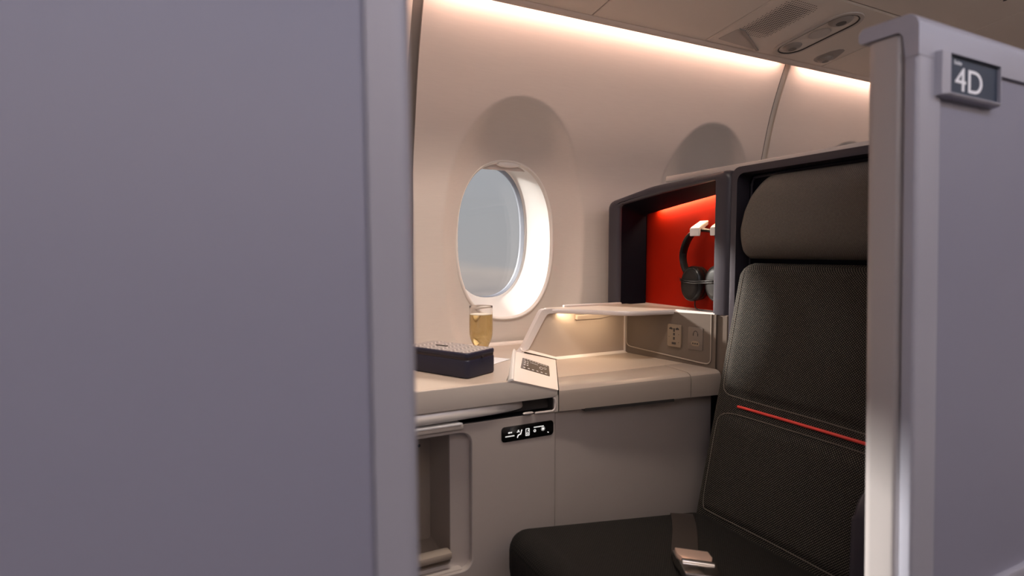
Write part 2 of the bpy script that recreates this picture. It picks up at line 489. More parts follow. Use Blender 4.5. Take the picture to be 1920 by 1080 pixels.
# ------------------------------------------------------------------ suite partition (near left) and door pocket (right)
LEAN = .028
def lean(x, y, z): return (x, y+(z-1)*LEAN, z)
t = thing('suite_partition', 'tall blurred lavender-grey suite wall filling the left of the view', 'partition', (-.4, .41, 0))
bm = new(); box(bm, -1.15, .0925, .3905, .445, .0, 1.268, .004, 2, fn=lean); obj('panel', bm, 'part', t)
bm = new()
prof = corner_poly([(.0925, .390, .0004), (.1263, .390, .014), (.1263, .449, .014), (.0925, .449, .002)], 6)
prism(bm, prof, lambda u, v, h: lean(u, v, h), 0.0, 1.272); obj('edge_trim', bm, 'ptrim', t)
bm = new(); box(bm, -1.15, .10, .386, .452, 1.268, 1.286, .005, 2, fn=lean); obj('top_rail', bm, 'ptrim', t)

def leanr(x, y, z): return (x, y+(z-1.2)*LEAN, z)
t = thing('suite_door_pocket', 'lavender-grey suite wall at right with a sliding door edge and a seat number', 'partition', (1.1, .42, 0))
bm = new(); box(bm, .762, 1.75, .394, .404, .566, 1.228, .001, 1, fn=leanr); obj('panel', bm, 'part', t)
bm = new(); box(bm, .762, 1.75, .394, .41, .0, .548, .001, 1, fn=leanr); obj('kick_panel', bm, 'plow', t)
bm = new(); box(bm, .755, 1.75, .386, .402, .546, .566, .004, 2, fn=leanr); obj('bumper_rail', bm, 'ptrim', t)
bm = new()
prof = corner_poly([(.72, .4055, .001), (.72, .3905, .005), (.766, .3905, .001), (.766, .4055, .001)], 5)
prism(bm, prof, lambda u, v, h: leanr(u, v, h), 0, 1.2525); obj('corner_post', bm, 'ptrim', t)
bm = new(); box(bm, .735, 1.75, .4050, .4085, 0, 1.255, fn=leanr); obj('pocket_lining', bm, 'groove', t)
bm = new()
# top rail: hooked cross-section in the Y-Z plane with a broad rounded aisle corner
prof = corner_poly([(.3900, 1.2240, .001), (.3900, 1.2735, .014), (.4600, 1.2735, .007), (.4600, 1.2555, .004), (.4085, 1.2555, .005), (.4050, 1.2240, .001)], 7)
prism(bm, prof, lambda u, v, h: leanr(h, u, v), .7195, 1.75, .0012, 1); obj('top_rail', bm, 'ptrim', t, 25)
bm = new()
prof = corner_poly([(.722, .4095, .008), (1.70, .4095, .002), (1.70, .4530, .002), (.722, .4530, .013)], 7)
prism(bm, prof, lambda u, v, h: leanr(u, v, h), .02, 1.2535); dl = obj('door_leaf', bm, 'pdoor', t)
# sign
bm = new()
LY = lambda z: (z-1)*LEAN
outer = [(.752, 1.1810), (.888, 1.1810), (.888, 1.2330), (.752, 1.2330)]
inner = [(.7695, 1.1860), (.8835, 1.1860), (.8835, 1.2310), (.7695, 1.2310)]
loft(bm, [[leanr(x, .394, z) for x, z in outer], [leanr(x, .3835, z) for x, z in [(.755, 1.1825), (.886, 1.1825), (.886, 1.2325), (.755, 1.2325)]], [leanr(x, .3815, z) for x, z in [(.7675, 1.1848), (.885, 1.1848), (.885, 1.2319), (.7675, 1.2319)]],
          [leanr(x, .3815, z) for x, z in inner], [leanr(x, .387, z) for x, z in inner]], (True, True))
sg = obj('seat_sign', bm, 'ptrim', t, 25)
bm = new(); prism(bm, [(x, z) for x, z in inner], lambda u, v, h: leanr(u, h, v), .3855, .3865); obj('sign_face', bm, 'sign', sg)

def text_bm(body, size, spacing=1.0):
    c = bpy.data.curves.new('t', 'FONT'); c.body = body; c.size = size; c.space_character = spacing
    c.extrude = .0002; c.resolution_u = 6
    o = bpy.data.objects.new('t', c); COL.objects.link(o)
    dg = bpy.context.evaluated_depsgraph_get(); me = bpy.data.meshes.new_from_object(o.evaluated_get(dg))
    bm = new(); bm.from_mesh(me)
    bpy.data.objects.remove(o); bpy.data.curves.remove(c); bpy.data.meshes.remove(me)
    return bm
def place_text(body, size, fn, w=None, h=None, spacing=1.):
    """letters laid out in a unit frame and mapped by fn(u, v, d); w,h set the block's size"""
    bm = text_bm(body, size, spacing)
    xs = [v.co.x for v in bm.verts]; ys = [v.co.y for v in bm.verts]
    x0, x1, y0, y1 = min(xs), max(xs), min(ys), max(ys)
    sx = w/(x1-x0) if w else 1; sy = h/(y1-y0) if h else 1
    for v in bm.verts:
        v.co = Vector(fn((v.co.x-x0)*sx, (v.co.y-y0)*sy, v.co.z))
    return bm
bm = place_text('4D', .04, lambda u, v, d: leanr(.7865+u, .3853-d, 1.1915+v), .061, .0275)
b2 = place_text('Suite', .01, lambda u, v, d: leanr(.7840+u, .3853-d, 1.2215+v), .016, .0048)
me = bpy.data.meshes.new('x'); b2.to_mesh(me); bm.from_mesh(me); bpy.data.meshes.remove(me); b2.free()
obj('lettering', bm, 'signtxt', sg)

# ------------------------------------------------------------------ side console
CT = .7525; FY = .985; DK = .726
t = thing('side_console', 'beige side console under the window with a shelf, lamp niche and sloping control screen', 'console', (.45, 1.2, 0))
bm = new()
poly = [(-.9, FY), (.496, FY), (.657, 1.262), (.72, 1.285), (.99, 1.285), (.99, 1.385), (-.9, 1.372)]
prism(bm, poly, lambda u, v, h: (u, v, h), CT-.03, CT, .004, 3); obj('worktop', bm, 'cons', t)
bm = new(); box(bm, -.9, .84, 1.3690, 1.40, CT-.01, CT+.0050, .002, 2); obj('rear_ledge', bm, 'ramp', t)
# front fascia: its top edge falls towards the seat along the ramp
bm = new()
prism(bm, [(-.9, .7128), (.5935, .7090), (.6075, .7090), (.6085, .7215), (.505, .7505), (.495, CT-.002), (-.9, CT-.002)], lambda u, v, h: (u, h, v), FY-.0005, FY+.03, .003, 3)
obj('fascia', bm, 'consv', t)
bm = new()
prism(bm, rrect(.5995, .6085, .6785, .7125, .001, 3), lambda u, v, h: (u, h, v), FY, FY+.1); obj('fascia_end', bm, 'consv', t)
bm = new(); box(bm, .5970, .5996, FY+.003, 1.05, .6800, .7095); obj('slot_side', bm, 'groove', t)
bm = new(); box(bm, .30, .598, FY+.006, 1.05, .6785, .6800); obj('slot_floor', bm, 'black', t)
bm = new()
tube(bm, [(.5975, FY+.001, .7080), (.6012, FY, .7040), (.6020, FY, .6990), (.6020, FY, .6890), (.5995, FY, .6835), (.5940, FY, .6812), (.555, FY, .6818)], .0019, 8); obj('slot_rim', bm, 'rim', t)
# ramp with screen
A_ = Vector((.506, .9835, .7525)); B_ = Vector((.608, .9835, .7225)); C_ = Vector((.771, 1.262, .7262)); D_ = Vector((.651, 1.250, .7555))
def ramp(u, v, d=0):
    p = A_*(1-u)*(1-v)+B_*u*(1-v)+C_*u*v+D_*(1-u)*v
    n = Vector((.27, -.03, .96)).normalized(); return p+n*d
bm = new()
grid(bm, lambda u, v: ramp(u, v), 12, 12)
loft(bm, [[ramp(u, v, -.012)+Vector((0, .004*(v < .5), 0)) for u, v in ((0, 0), (1, 0), (1, 1), (0, 1))], [ramp(u, v, -.0005)+Vector((0, .002*(v < .5), 0)) for u, v in ((0, 0), (1, 0), (1, 1), (0, 1))]])
obj('control_ramp', bm, 'ramp', t)
bm = new()
e0 = [Vector((.4935, .9842, CT-.002)), Vector((.6460, 1.262, CT-.002))]
up_ = Vector((0, 0, 1))
loft(bm, [[e0[0], e0[1]], [e0[0]+Vector((.0004, 0, .0028)), e0[1]+Vector((.0004, 0, .0028))], [A_+Vector((-.004, 0, .0030)), D_+Vector((-.001, .012, .0055))], [A_+Vector((-.001, 0, .0030)), D_+Vector((.003, .012, .0050))], [A_+Vector((.0015, 0, -.0006)), D_+Vector((.006, .012, -.001))]], closed=False)
bm.faces.new([bm.verts.new(p) for p in (e0[0], e0[0]+Vector((.0004, 0, .0028)), A_+Vector((-.004, 0, .0030)), A_+Vector((-.001, 0, .0030)), A_+Vector((.0015, 0, -.0006)))])
obj('ramp_edge', bm, 'white', t, 60)
# screen quad on the ramp: solve u,v for its corners by search
def uv_of(x, y):
    best = None
    for i in range(101):
        for j in range(101):
            p = ramp(i/100, j/100); dd = (p.x-x)**2+(p.y-y)**2
            if best is None or dd < best[0]: best = (dd, i/100, j/100)
    return best[1:]
def scr(u, v, d):
    a = [sc[k] for k in range(4)]
    uu = a[0][0]*(1-u)*(1-v)+a[1][0]*u*(1-v)+a[2][0]*u*v+a[3][0]*(1-u)*v
    vv = a[0][1]*(1-u)*(1-v)+a[1][1]*u*(1-v)+a[2][1]*u*v+a[3][1]*(1-u)*v
    return ramp(uu, vv, d)
sc = [(.135, .415), (.82, .33), (.81, .66), (.165, .795)]
bm = new(); prism(bm, rrect(0, 1, 0, 1, .03, 4), lambda u, v, h: scr(u, v, h), -.002, .0008, .0002, 1); scn = obj('control_screen', bm, 'gloss', t)
def bar(bm, fn, u0, u1, v0, v1, d=.0011):
    bm.faces.new([bm.verts.new(fn(u, v, d)) for u, v in ((u0, v0), (u1, v0), (u1, v1), (u0, v1))])
bm = new()
for k in range(9): bar(bm, scr, .06+.1*k, .06+.1*k+.05+.03*random.random(), .87, .91)
for k in range(5): bar(bm, scr, .30+.06*k, .345+.06*k, .70, .74)
obj('screen_heading', bm, 'icon2', scn)
bm = new()
for k in range(3):
    bar(bm, scr, .08, .15, .68-.17*k, .74-.17*k); bar(bm, scr, .18, .24, .68-.17*k, .74-.17*k)
obj('screen_menu', bm, 'icon2', scn)
bm = new()
for k in range(6): bar(bm, scr, .08+.15*k, .08+.15*k+.07, .08, .14)
obj('screen_footer', bm, 'icon2', scn)
def ringf(bm, fn, cu, cv, ru, rv, w, d=.0011, n=18, a0=0, a1=2*PI):
    for k in range(n):
        a, b = a0+(a1-a0)*k/n, a0+(a1-a0)*(k+1)/n
        bm.faces.new([bm.verts.new(fn(cu+ru*s*math.cos(x), cv+rv*s*math.sin(x), d)) for x, s in ((a, 1), (b, 1), (b, 1-w), (a, 1-w))])
for a in ((.70, .50, .06, .13, .25), (.84, .58, .05, .10, .25)):
    bm = new(); ringf(bm, scr, *a); obj('screen_symbol', bm, 'icon2', scn)

# deck of the niche with flip lid and end piece
bm = new()
prism(bm, [(.661, 1.0715), (1.028, 1.0715), (.992, 1.285), (.775, 1.285), (.7725, 1.262)], lambda u, v, h: (u, v, h), DK-.03, DK, .0006, 1)
obj('niche_deck', bm, 'cons', t)
def lid_sec(y0):
    return [(1.0695, DK-.012), (1.0695, DK-.0003), (1.0688, DK), (y0+.016, DK), (y0+.008, DK-.002), (y0+.0025, DK-.0065), (y0, DK-.014), (y0, .6765), (y0+.004, .6755), (y0+.09, .6755), (y0+.09, DK-.012)]
bm = new()
ls = []
for x_f, x_b, y0, zb in ((.6095, .660, .983, .6785), (.9475, .9590, .967, .672)):
    l = []
    for y, z in lid_sec(y0):
        k = max(0, min(1, (y-y0)/(1.0695-y0)))
        l.append((x_f+(x_b-x_f)*k, y, z if z > .69 else z-.6765+zb))
    ls.append(l)
loft(bm, ls, (True, True)); lid = obj('storage_lid', bm, 'lidm', t, 28)
bm = new()
box(bm, .67, .90, .9815, .999, .6735, .6795, 0, fn=lambda x, y, z: (x, y-(x-.61)*.047, z-(x-.61)*.019)); obj('finger_recess', bm, 'groove', lid)
bm = new()
ls = []
for x_f, x_b, y0, zb in ((.9495, .9612, .9668, .672), (1.036, 1.036, .9625, .669)):
    l = []
    for y, z in lid_sec(y0):
        k = max(0, min(1, (y-y0)/(1.0695-y0)))
        l.append((x_f+(x_b-x_f)*k, y, z if z > .69 else z-.6765+zb))
    ls.append(l)
loft(bm, ls, (True, True)); obj('deck_end', bm, 'lidm', t, 28)

# niche back wall, strut frame and shelf
bm = new()
prism(bm, [(.668, .748), (.77, .72), (.994, .72), (.994, .850), (.735, .850)], lambda u, v, h: (u, h, v), 1.262, 1.270)
obj('niche_back', bm, 'cons', t)
bm = new()
loft(bm, [[(.668, y, z), (.771, y, zz), (.994, y, zz)] for y, z, zz in ((1.262, .7635, .7315), (1.2565, .7585, .7275), (1.250, .7560, .7262))], closed=False)
obj('niche_fillet', bm, 'ramp', t, 60)
bm = new()
outer = [(.6560, .7500), (.6690, .7560), (.6760, .7640), (.7240, .8470), (.7285, .8525), (.7355, .8555), (.7600, .8558)]
inner = [(.6700, .7500), (.6800, .7560), (.6910, .7590), (.7380, .8360), (.7430, .8415), (.7490, .8440), (.7600, .8442)]
def yy(i): return [1.2500, 1.2540, 1.2580, 1.2580, 1.2580, 1.2575, 1.2540][i]
loft(bm, [[(o[0], yy(i), o[1]), (n_[0], yy(i)-.001, n_[1]), (n_[0], 1.275, n_[1]), (o[0], 1.275, o[1])] for i, (o, n_) in enumerate(zip(outer, inner))], (True, True))
obj('shelf_strut', bm, 'rim', t, 50)
bm = new()
sp = smoothpath([(.756, 1.2560, 0), (.775, 1.2460, 0), (.820, 1.2060, 0), (.860, 1.157, 0), (.885, 1.129, 0), (.912, 1.116, 0), (.97, 1.1085, 0), (1.040, 1.0985, 0)], 6)
poly = [(p.x, p.y) for p in sp]+[(1.052, 1.0985), (1.064, 1.1075), (1.060, 1.150), (1.02, 1.295), (.756, 1.295)]
prism(bm, poly, lambda u, v, h: (u, v, h), .8440, .8555, .0022, 3); sh = obj('shelf', bm, 'cons', t)
bm = new()
edge = [(p.x, p.y) for p in sp]+[(1.050, 1.0985), (1.062, 1.107)]
loft(bm, [[(x, y-.0016*s, z) for x, y in edge] for z, s in ((.8445, .3), (.8455, 1), (.8540, 1), (.8552, .3))], closed=False)
bm2 = bm
obj('shelf_edge', bm2, 'rim', sh, 60)
bm = new(); box(bm, .812, 1.0, 1.286, 1.297, .853, .8605, .003, 2); obj('shelf_backstop', bm, 'rim', sh)
bm = new(); prism(bm, [(.829, .8375), (.829, .8250), (.833, .8235), (.900, .8245), (.938, .8285), (.948, .8335), (.948, .8375)], lambda u, v, h: (u, h, v), 1.2525, 1.2625, .0015, 2); obj('niche_lamp', bm, 'cons', t)
# power panel: a plane facing forward
def pp(y, z, d=0): return (.992+.157*(1.262-y)-d, y, z)
bm = new()
prism(bm, [(1.264, .715), (.981, .715), (.981, .8535), (1.264, .8440)], lambda u, v, h: pp(u, v, h), -.02, 0); pw = obj('power_panel', bm, 'power', t)
bm = new()
path = [pp(1.2545, .846, .001)]+[pp(1.2545, .762, .001)]+[pp(1.2545-.016*(1-math.cos(a)), .7565-.012*math.sin(a), .001) for a in [PI/2*k/6 for k in range(7)]]
path += [pp(1.0200, .7345, .001)]+[pp(1.006-.013*math.sin(a), .7465-.012*math.cos(a), .001) for a in [PI/2*k/6 for k in range(7)]]+[pp(.993, .853, .001)]
tube(bm, path, .0016, 6); obj('panel_bead', bm, 'cab2', pw)
bm = new(); box(bm, .988, .9935, 1.2575, 1.2625, .727, .845, .001, 1); obj('niche_corner', bm, 'rim', t)
bm = new()
prism(bm, rrect(1.0748, 1.1152, .7635, .8195, .003), lambda u, v, h: pp(u, v, h), 0, .0045, .001, 2); ou = obj('power_outlet', bm, 'outlet', pw)
bm = new()
def hole(poly, d=.0047): bm.faces.new([bm.verts.new(pp(1.095+u, .7915+v, d)) for u, v in poly])
for s in (-1, 1):
    hole([(s*.004, .018), (s*.010, .021), (s*.015, .018), (s*.015, .0155), (s*.005, .0145)])
for v0, v1 in ((.0095, .0185), (.0005, .0070), (-.0105, -.0035)): hole([(-.0025, v0), (.0025, v0), (.0025, v1), (-.0025, v1)])
hole([(-.006, -.022), (.0065, -.022), (.0065, -.0165), (-.006, -.0165)])
for u, v in ((-.014, .004), (-.014, -.016), (.015, -.004)): hole([(u+.001*math.cos(a), v+.001*math.sin(a)) for a in [2*PI*k/8 for k in range(8)]])
obj('socket', bm, 'groove', ou)
bm = new()
prism(bm, rrect(1.0150, 1.0565, .7635, .8185, .003), lambda u, v, h: pp(u, v, h), 0, .0015, .0006, 2); jk = obj('headphone_jack', bm, 'jack', pw)
bm = new()
prism(bm, capsule(0, -.0115, .0115, .0062, 8), lambda u, v, h: pp(1.035+v, .7790+u, h), .0012, .0022)
for k in range(3): pass
obj('jack_socket', bm, 'outlet', jk)
bm = new()
for k in (-1, 0, 1): bm.faces.new([bm.verts.new(pp(1.035+.0062*k+.0021*math.cos(a), .7790+.0021*math.sin(a), .0026)) for a in [2*PI*q/10 for q in range(10)]])
def jf(u, v, d): return pp(1.035+u, .803+v, d)
ringf(bm, jf, 0, 0, .0062, .0072, .22, .0018, 14, 0, PI)
for s in (-1, 1): bar(bm, jf, s*.0062-.0012, s*.0062+.0012, -.0055, .0005, .0018)
obj('jack_holes', bm, 'groove', jk)

# ------------------------------------------------------------------ cabinets below
t = thing('storage_cabinet', 'grey lower cabinet at left with black control strip and a recessed literature pocket', 'cabinet', (.3, 1.2, 0))
CY = .990
hole_ = corner_poly([(.10, .396, .02), (.4215, .396, .020), (.4215, .6625, .024), (.10, .6625, .02)], 7)
outer_ = corner_poly([(-.30, .0, .001), (.6045, .0, .001), (.6045, .6785, .001), (-.30, .6785, .001)], 7)
bm = new()
def side(poly, y): return [(u, y, v) for u, v in poly]
def scaled(poly, d):   # inset
    cu, cv = .261, .529
    return [(u-d*(1 if u > cu else -1), v-d*(1 if v > cv else -1)) for u, v in poly]
hi = hole_
loft(bm, [side(outer_, 1.36), side(outer_, CY+.001), side(scaled([(u, v) for u, v in outer_], .001), CY)], (False, False))
# face with hole, side by side loops share the vertex count
loft(bm, [side(scaled(outer_, .001), CY), side(scaled(hi, -.0015), CY), side(hi, CY+.0015), side(hi, CY+.014)])
obj('body', bm, 'cab', t, 25)
bm = new()
i1 = corner_poly([(.10, .405, .01), (.3850, .405, .006), (.3850, .670, .006), (.10, .670, .01)], 7)
mid = corner_poly([(.10, .400, .01), (.4020, .400, .010), (.4020, .668, .010), (.10, .668, .01)], 7)
loft(bm, [side(scaled(hi, -.002), CY+.0135), side(mid, CY+.018), side(i1, CY+.0205), side(i1, CY+.026)])
obj('pocket_frame', bm, 'cab', t, 20)
bm = new()
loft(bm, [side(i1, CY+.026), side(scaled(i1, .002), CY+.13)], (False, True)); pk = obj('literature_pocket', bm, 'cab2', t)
for u, v in ((.3170, .6060), (.3260, .6020), (.3600, .6060)):
    bm = new()
    bm.faces.new([bm.verts.new((u+.0030*math.cos(a), CY+.1285, v+.0036*math.sin(a))) for a in [2*PI*k/10 for k in range(10)]])
    obj('screw_hole', bm, 'groove', pk)
bm = new(); box(bm, .10, .3848, CY+.008, CY+.034, .4190, .4335, .004, 2); obj('pocket_ledge', bm, 'cab2', t)
bm = new(); box(bm, .10, .405, CY+.004, CY+.06, .380, .400, .006, 2); obj('lower_ledge', bm, 'cab', t)
# control strip
bm = new()
def cpf(u, v, d): return (.4832+u, CY-d, .6312+v)
prism(bm, rrect(0, .1168, 0, .0300, .0068), cpf, 0, .0012, .0005, 2); cp = obj('control_panel', bm, 'gloss', t)
bm = new(); D = .0014
bar(bm, cpf, .0145, .0195, .0165, .0190, D); bar(bm, cpf, .0205, .0205+.002, .0165, .0190, D)
for k in range(9): bar(bm, cpf, .0085+.0022*k, .0085+.0022*k+.0017, .0097, .0118, D)
# seat glyph
def stroke(bm, fn, pts, w, d=D):
    for (u0, v0), (u1, v1) in zip(pts, pts[1:]):
        dx, dy = u1-u0, v1-v0; l = math.hypot(dx, dy); nx, ny = -dy/l*w/2, dx/l*w/2
        bm.faces.new([bm.verts.new(fn(u, v, d)) for u, v in ((u0+nx, v0+ny), (u1+nx, v1+ny), (u1-nx, v1-ny), (u0-nx, v0-ny))])
stroke(bm, cpf, [(.0445, .0205), (.0420, .0120), (.0365, .0105), (.0345, .0055)], .0020)
stroke(bm, cpf, [(.0335, .0165), (.0375, .0180), (.0395, .0160)], .0016)
stroke(bm, cpf, [(.0350, .0195), (.0385, .0200)], .0014)
# phone glyph
stroke(bm, cpf, [(.0535, .0070), (.0535, .0205), (.0610, .0205), (.0610, .0070), (.0530, .0070)], .0012)
stroke(bm, cpf, [(.0570, .0160), (.0595, .0160), (.0595, .0190)], .0012)
ringf(bm, cpf, .0572, .0110, .0024, .0024, .45, D)
# lamp glyphs and caption bar
for k in range(10): bar(bm, cpf, .0715+.0023*k, .0715+.0023*k+.0018, .0200, .0220, D)
ringf(bm, cpf, .0735, .0140, .0028, .0028, .5, D)
for k in range(8):
    a = 2*PI*k/8; stroke(bm, cpf, [(.0925+.0030*math.cos(a), .0155+.0030*math.sin(a)), (.0925+.0046*math.cos(a), .0155+.0046*math.sin(a))], .0009)
ringf(bm, cpf, .0925, .0155, .0025, .0025, 1, D)
stroke(bm, cpf, [(.1030, .0075), (.1055, .0058)], .0016)
obj('control_icons', bm, 'icon', cp)
bm = new(); box(bm, .10, .403, CY-.0055, CY+.03, .6710, .6805, .002, 2); obj('literature_lip', bm, 'consv', t)
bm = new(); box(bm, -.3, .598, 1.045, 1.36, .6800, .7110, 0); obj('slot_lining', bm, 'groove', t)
bm = new(); box(bm, .557, .604, CY-.003, CY+.004, .6770, .6818, .001, 1); obj('slot_lip', bm, 'consv', t)
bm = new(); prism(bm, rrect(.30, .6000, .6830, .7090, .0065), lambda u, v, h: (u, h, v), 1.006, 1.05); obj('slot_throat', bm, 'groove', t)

t = thing('seat_side_cabinet', 'plain grey cabinet front beside the seat, below the flip-up lid', 'cabinet', (.82, 1.1, 0))
bm = new(); box(bm, .6065, 1.04, .994, 1.36, 0, .674, .0015, 1); obj('body', bm, 'cab', t)
bm = new(); box(bm, .6045, .6066, .998, 1.2, 0, .70, 0); obj('seam', bm, 'groove', t)

# stowed tray table in the slot
t = thing('tray_table', 'brushed metal tray table stowed in the slot under the console top', 'tray table', (.3, 1.02, .69))
bm = new()
front = smoothpath([(-.29, .9865, 0), (.30, .9865, 0), (.40, .9866, 0), (.46, .9875, 0), (.500, .9910, 0), (.527, .9990, 0), (.540, 1.010, 0)], 6)
loft(bm, [[(p.x, p.y+dy, z+zz*sm((p.x-.30)/.26)) for p in front] for z, dy, zz in ((.7105, .02, 0), (.7105, .006, 0), (.7085, .0035, 0), (.6990, -.0010, .002), (.6920, -.0025, .003), (.6885, -.0015, .003), (.6872, .002, .003), (.6868, .03, .003))], closed=False)
obj('tray_front', bm, 'steel', t, 50)
bm = new()
prism(bm, capsule(0, -.012, .012, .0065, 8), lambda u, v, h: (.540+v, .986+u*.6, h), .6822, .6850, .001, 1); obj('release_tab', bm, 'rim', t)

bm = new()
prism(bm, [(.14, .9815), (.400, .9815), (.396, 1.000), (.14, 1.000)], lambda u, v, h: (u, v, h-.0020+.0012*math.sin(u*30)), .6835, .6862)
tag(obj('booklet', bm, 'paper', base=(.27, .99, .6815)), 'white booklet tucked on the lip under the tray table', 'booklet')

# ------------------------------------------------------------------ things on the console
t = thing('amenity_case', 'dark navy zipped case with a chevron-embossed lid on the console top', 'case', (.4305, 1.127, CT+.0003))
t.rotation_euler.z = math.atan2(.888, -.46)-PI/2
hw, hl = .0455, .0865
def cobj(name, bm, m, p=t): return obj(name, bm, m, p, 35, base=(0, 0, 0))
def rbox(bm, w, l, z0, z1, rc, re):
    prof = []
    def lp(d, z): return [(u, v, z) for u, v in rrect(-w+d, w-d, -l+d, l-d, max(.001, rc-d), 6)]
    loops = [lp(re, z0)]+[lp(re*(1-math.sin(a)), z0+re*(1-math.cos(a))) for a in (PI/6, PI/3, PI/2)]
    loops += [lp(re*(1-math.cos(a)), z1-re*(1-math.sin(a))) for a in (0, PI/6, PI/3, PI/2)]
    loft(bm, loops, (True, True))
bm = new(); rbox(bm, hw, hl, 0, .0370, .010, .004); cobj('body', bm, 'case')
bm = new(); rbox(bm, hw-.0007, hl-.0007, .0360, .0415, .010, .0008); cobj('zipper', bm, 'zip')
bm = new(); rbox(bm, hw, hl, .0405, .0500, .010, .0028); ld = cobj('lid', bm, 'case')
bm = new()
loft(bm, [[(u, v, z) for u, v in rrect(-hw+d, hw-d, -hl+d, hl-d, .0075, 6)] for d, z in ((.0035, .0496), (.0036, .0504), (.0045, .0507))], (False, True))
cobj('lid_inlay', bm, 'lid', ld)
bm = new()
prism(bm, rrect(-.0155, .0155, -.0030, .0030, .001, 3), lambda u, v, h: (-.004+v*1., .018+u, h), .0503, .0524, .0006, 1); cobj('name_plate', bm, 'gloss', ld)
bm = new(); box(bm, -.0025, .0025, -hl-.004, -hl+.002, .0365, .0405, .001, 1); cobj('zip_pull', bm, 'zip')

gx, gy = .5328, 1.195
t = thing('champagne_glass', 'stemless glass of golden sparkling wine on the console top behind the case', 'glass', (gx, gy, CT))
bm = new()
outp = [(.001, CT+.0004), (.0165, CT+.0004), (.0175, CT+.002), (.0165, CT+.010), (.0165, CT+.030), (.0175, CT+.036), (.0215, CT+.044), (.0245, CT+.052), (.0262, CT+.062), (.0266, CT+.08), (.0265, CT+.10), (.0264, CT+.120), (.0264, CT+.1250), (.0262, CT+.1256)]
inp = [(.0257, CT+.1256), (.0255, CT+.1250), (.0255, CT+.120), (.0256, CT+.10), (.0257, CT+.08), (.0252, CT+.062), (.0236, CT+.053), (.0206, CT+.0455), (.0160, CT+.0375), (.0150, CT+.032), (.0145, CT+.016), (.001, CT+.015)]
lathe(bm, outp+inp, gx, gy, 48, (True, True)); obj('tumbler', bm, 'glass', t, 40)
bm = new(); e = .0003
lathe(bm, [(.001, CT+.0155)]+[(r+e, z) for r, z in inp[::-1][1:8]]+[(.0258, CT+.1065), (.001, CT+.1065)], gx, gy, 48, (True, True)); wn = obj('champagne', bm, 'wine', t, 40)
bm = new()
lathe(bm, [(.0250, CT+.1066), (.0250, CT+.1069), (.0235, CT+.1070), (.001, CT+.1069)], gx, gy, 40, (True, True)); obj('foam', bm, 'foam', wn)

bm = new()
prism(bm, [(.470, 1.100), (.600, 1.180), (.575, 1.220), (.445, 1.140)], lambda u, v, h: (u, v, h+.006*max(0, (u-.52))**1.0*.6), CT+.0003, CT+.0009)
tag(obj('paper_card', bm, 'paper', base=(.53, 1.16, CT)), 'small pale paper card lying flat beside the dark case', 'card')

# ------------------------------------------------------------------ seat shell
SL = .17
def shx(y): return 1.04+SL*(.985-y)
t = thing('seat_shell', 'dark navy seat shell with a red-lined open compartment behind the console', 'seat shell', (1.08, .9, 0))
n7 = 6
O = corner_poly([(1.336, .853, .001), (1.336, 1.1385, .022), (1.190, 1.1690, .30), (.954, 1.189, .022), (.954, .853, .001)], n7)
I = corner_poly([(1.290, .853, .001), (1.290, 1.1265, .012), (1.150, 1.1480, .02), (.9965, 1.1665, .005), (.9965, .853, .001)], n7)
def inset(poly, d):
    cu = sum(p[0] for p in poly)/len(poly); cv = sum(p[1] for p in poly)/len(poly)
    return [(u-d*math.copysign(min(1, abs(u-cu)/.05), u-cu), v-(d if v > .9 else 0)) for u, v in poly]
def on(poly, dx): return [(shx(u)+dx, u, v) for u, v in poly]
def flat(poly, x): return [(x, u, v) for u, v in poly]
bm = new()
loft(bm, [flat(O, 1.125), on(O, .014), on(inset(O, .003), .006), on(inset(O, .009), .0015), on(inset(O, .014), 0), on(inset(I, -.006), 0), on(inset(I, -.002), .0015), on(I, .005), on(I, .010)])
obj('compartment_frame', bm, 'navy', t, 40)
bm = new()
b_in = corner_poly([(1.315, .850, .001), (1.315, 1.118, .004), (1.15, 1.142, .02), (.980, 1.166, .004), (.980, .850, .001)], n7)
prism(bm, b_in, lambda u, v, h: (h, u, v), 1.108, 1.114); rp = obj('red_panel', bm, 'red', t)
bm = new()
b_lip = corner_poly([(1.301, .853, .001), (1.301, 1.1050, .010), (1.15, 1.1255, .02), (.980, 1.1465, .004), (.980, .853, .001)], n7)
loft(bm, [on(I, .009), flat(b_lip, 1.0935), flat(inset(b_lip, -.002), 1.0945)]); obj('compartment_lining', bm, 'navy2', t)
bm = new(); prism(bm, [(shx(1.334)+.01, 1.334), (shx(.99)+.004, .99), (1.12, .98), (1.12, 1.334)], lambda u, v, h: (u, v, h), .8425, .8535, .001, 1); obj('compartment_floor', bm, 'rim', t)
bm = new()
loft(bm, [[(shx(y)-.0005, y, .8440), (shx(y)-.0005, y, .8555), (shx(y)+.006, y, .8565), (shx(y)+.010, y, .8540)] for y in (1.099, 1.09, 1.0, .989)], (True, True)); obj('compartment_sill', bm, 'white', t)
bm = new(); prism(bm, [(.9955, .70), (.9555, .70), (.9555, .8535), (.9955, .8535)], lambda u, v, h: (shx(u)+.001+h, u, v), 0, .06, .002, 1); obj('pillar_foot', bm, 'power', t)
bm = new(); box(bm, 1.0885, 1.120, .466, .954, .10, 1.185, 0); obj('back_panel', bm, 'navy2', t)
bm = new()
L_ = corner_poly([(.9548, .70, .001), (.9548, 1.1890, .020), (.466, 1.1945, .001), (.466, 1.1790, .001), (.9400, 1.1745, .016), (.9400, .70, .001)], 6)
prism(bm, L_, lambda u, v, h: (1.0475+.03*(.956-u)+h, u, v), 0, .07, .004, 3); obj('top_band', bm, 'navy', t)
bm = new()
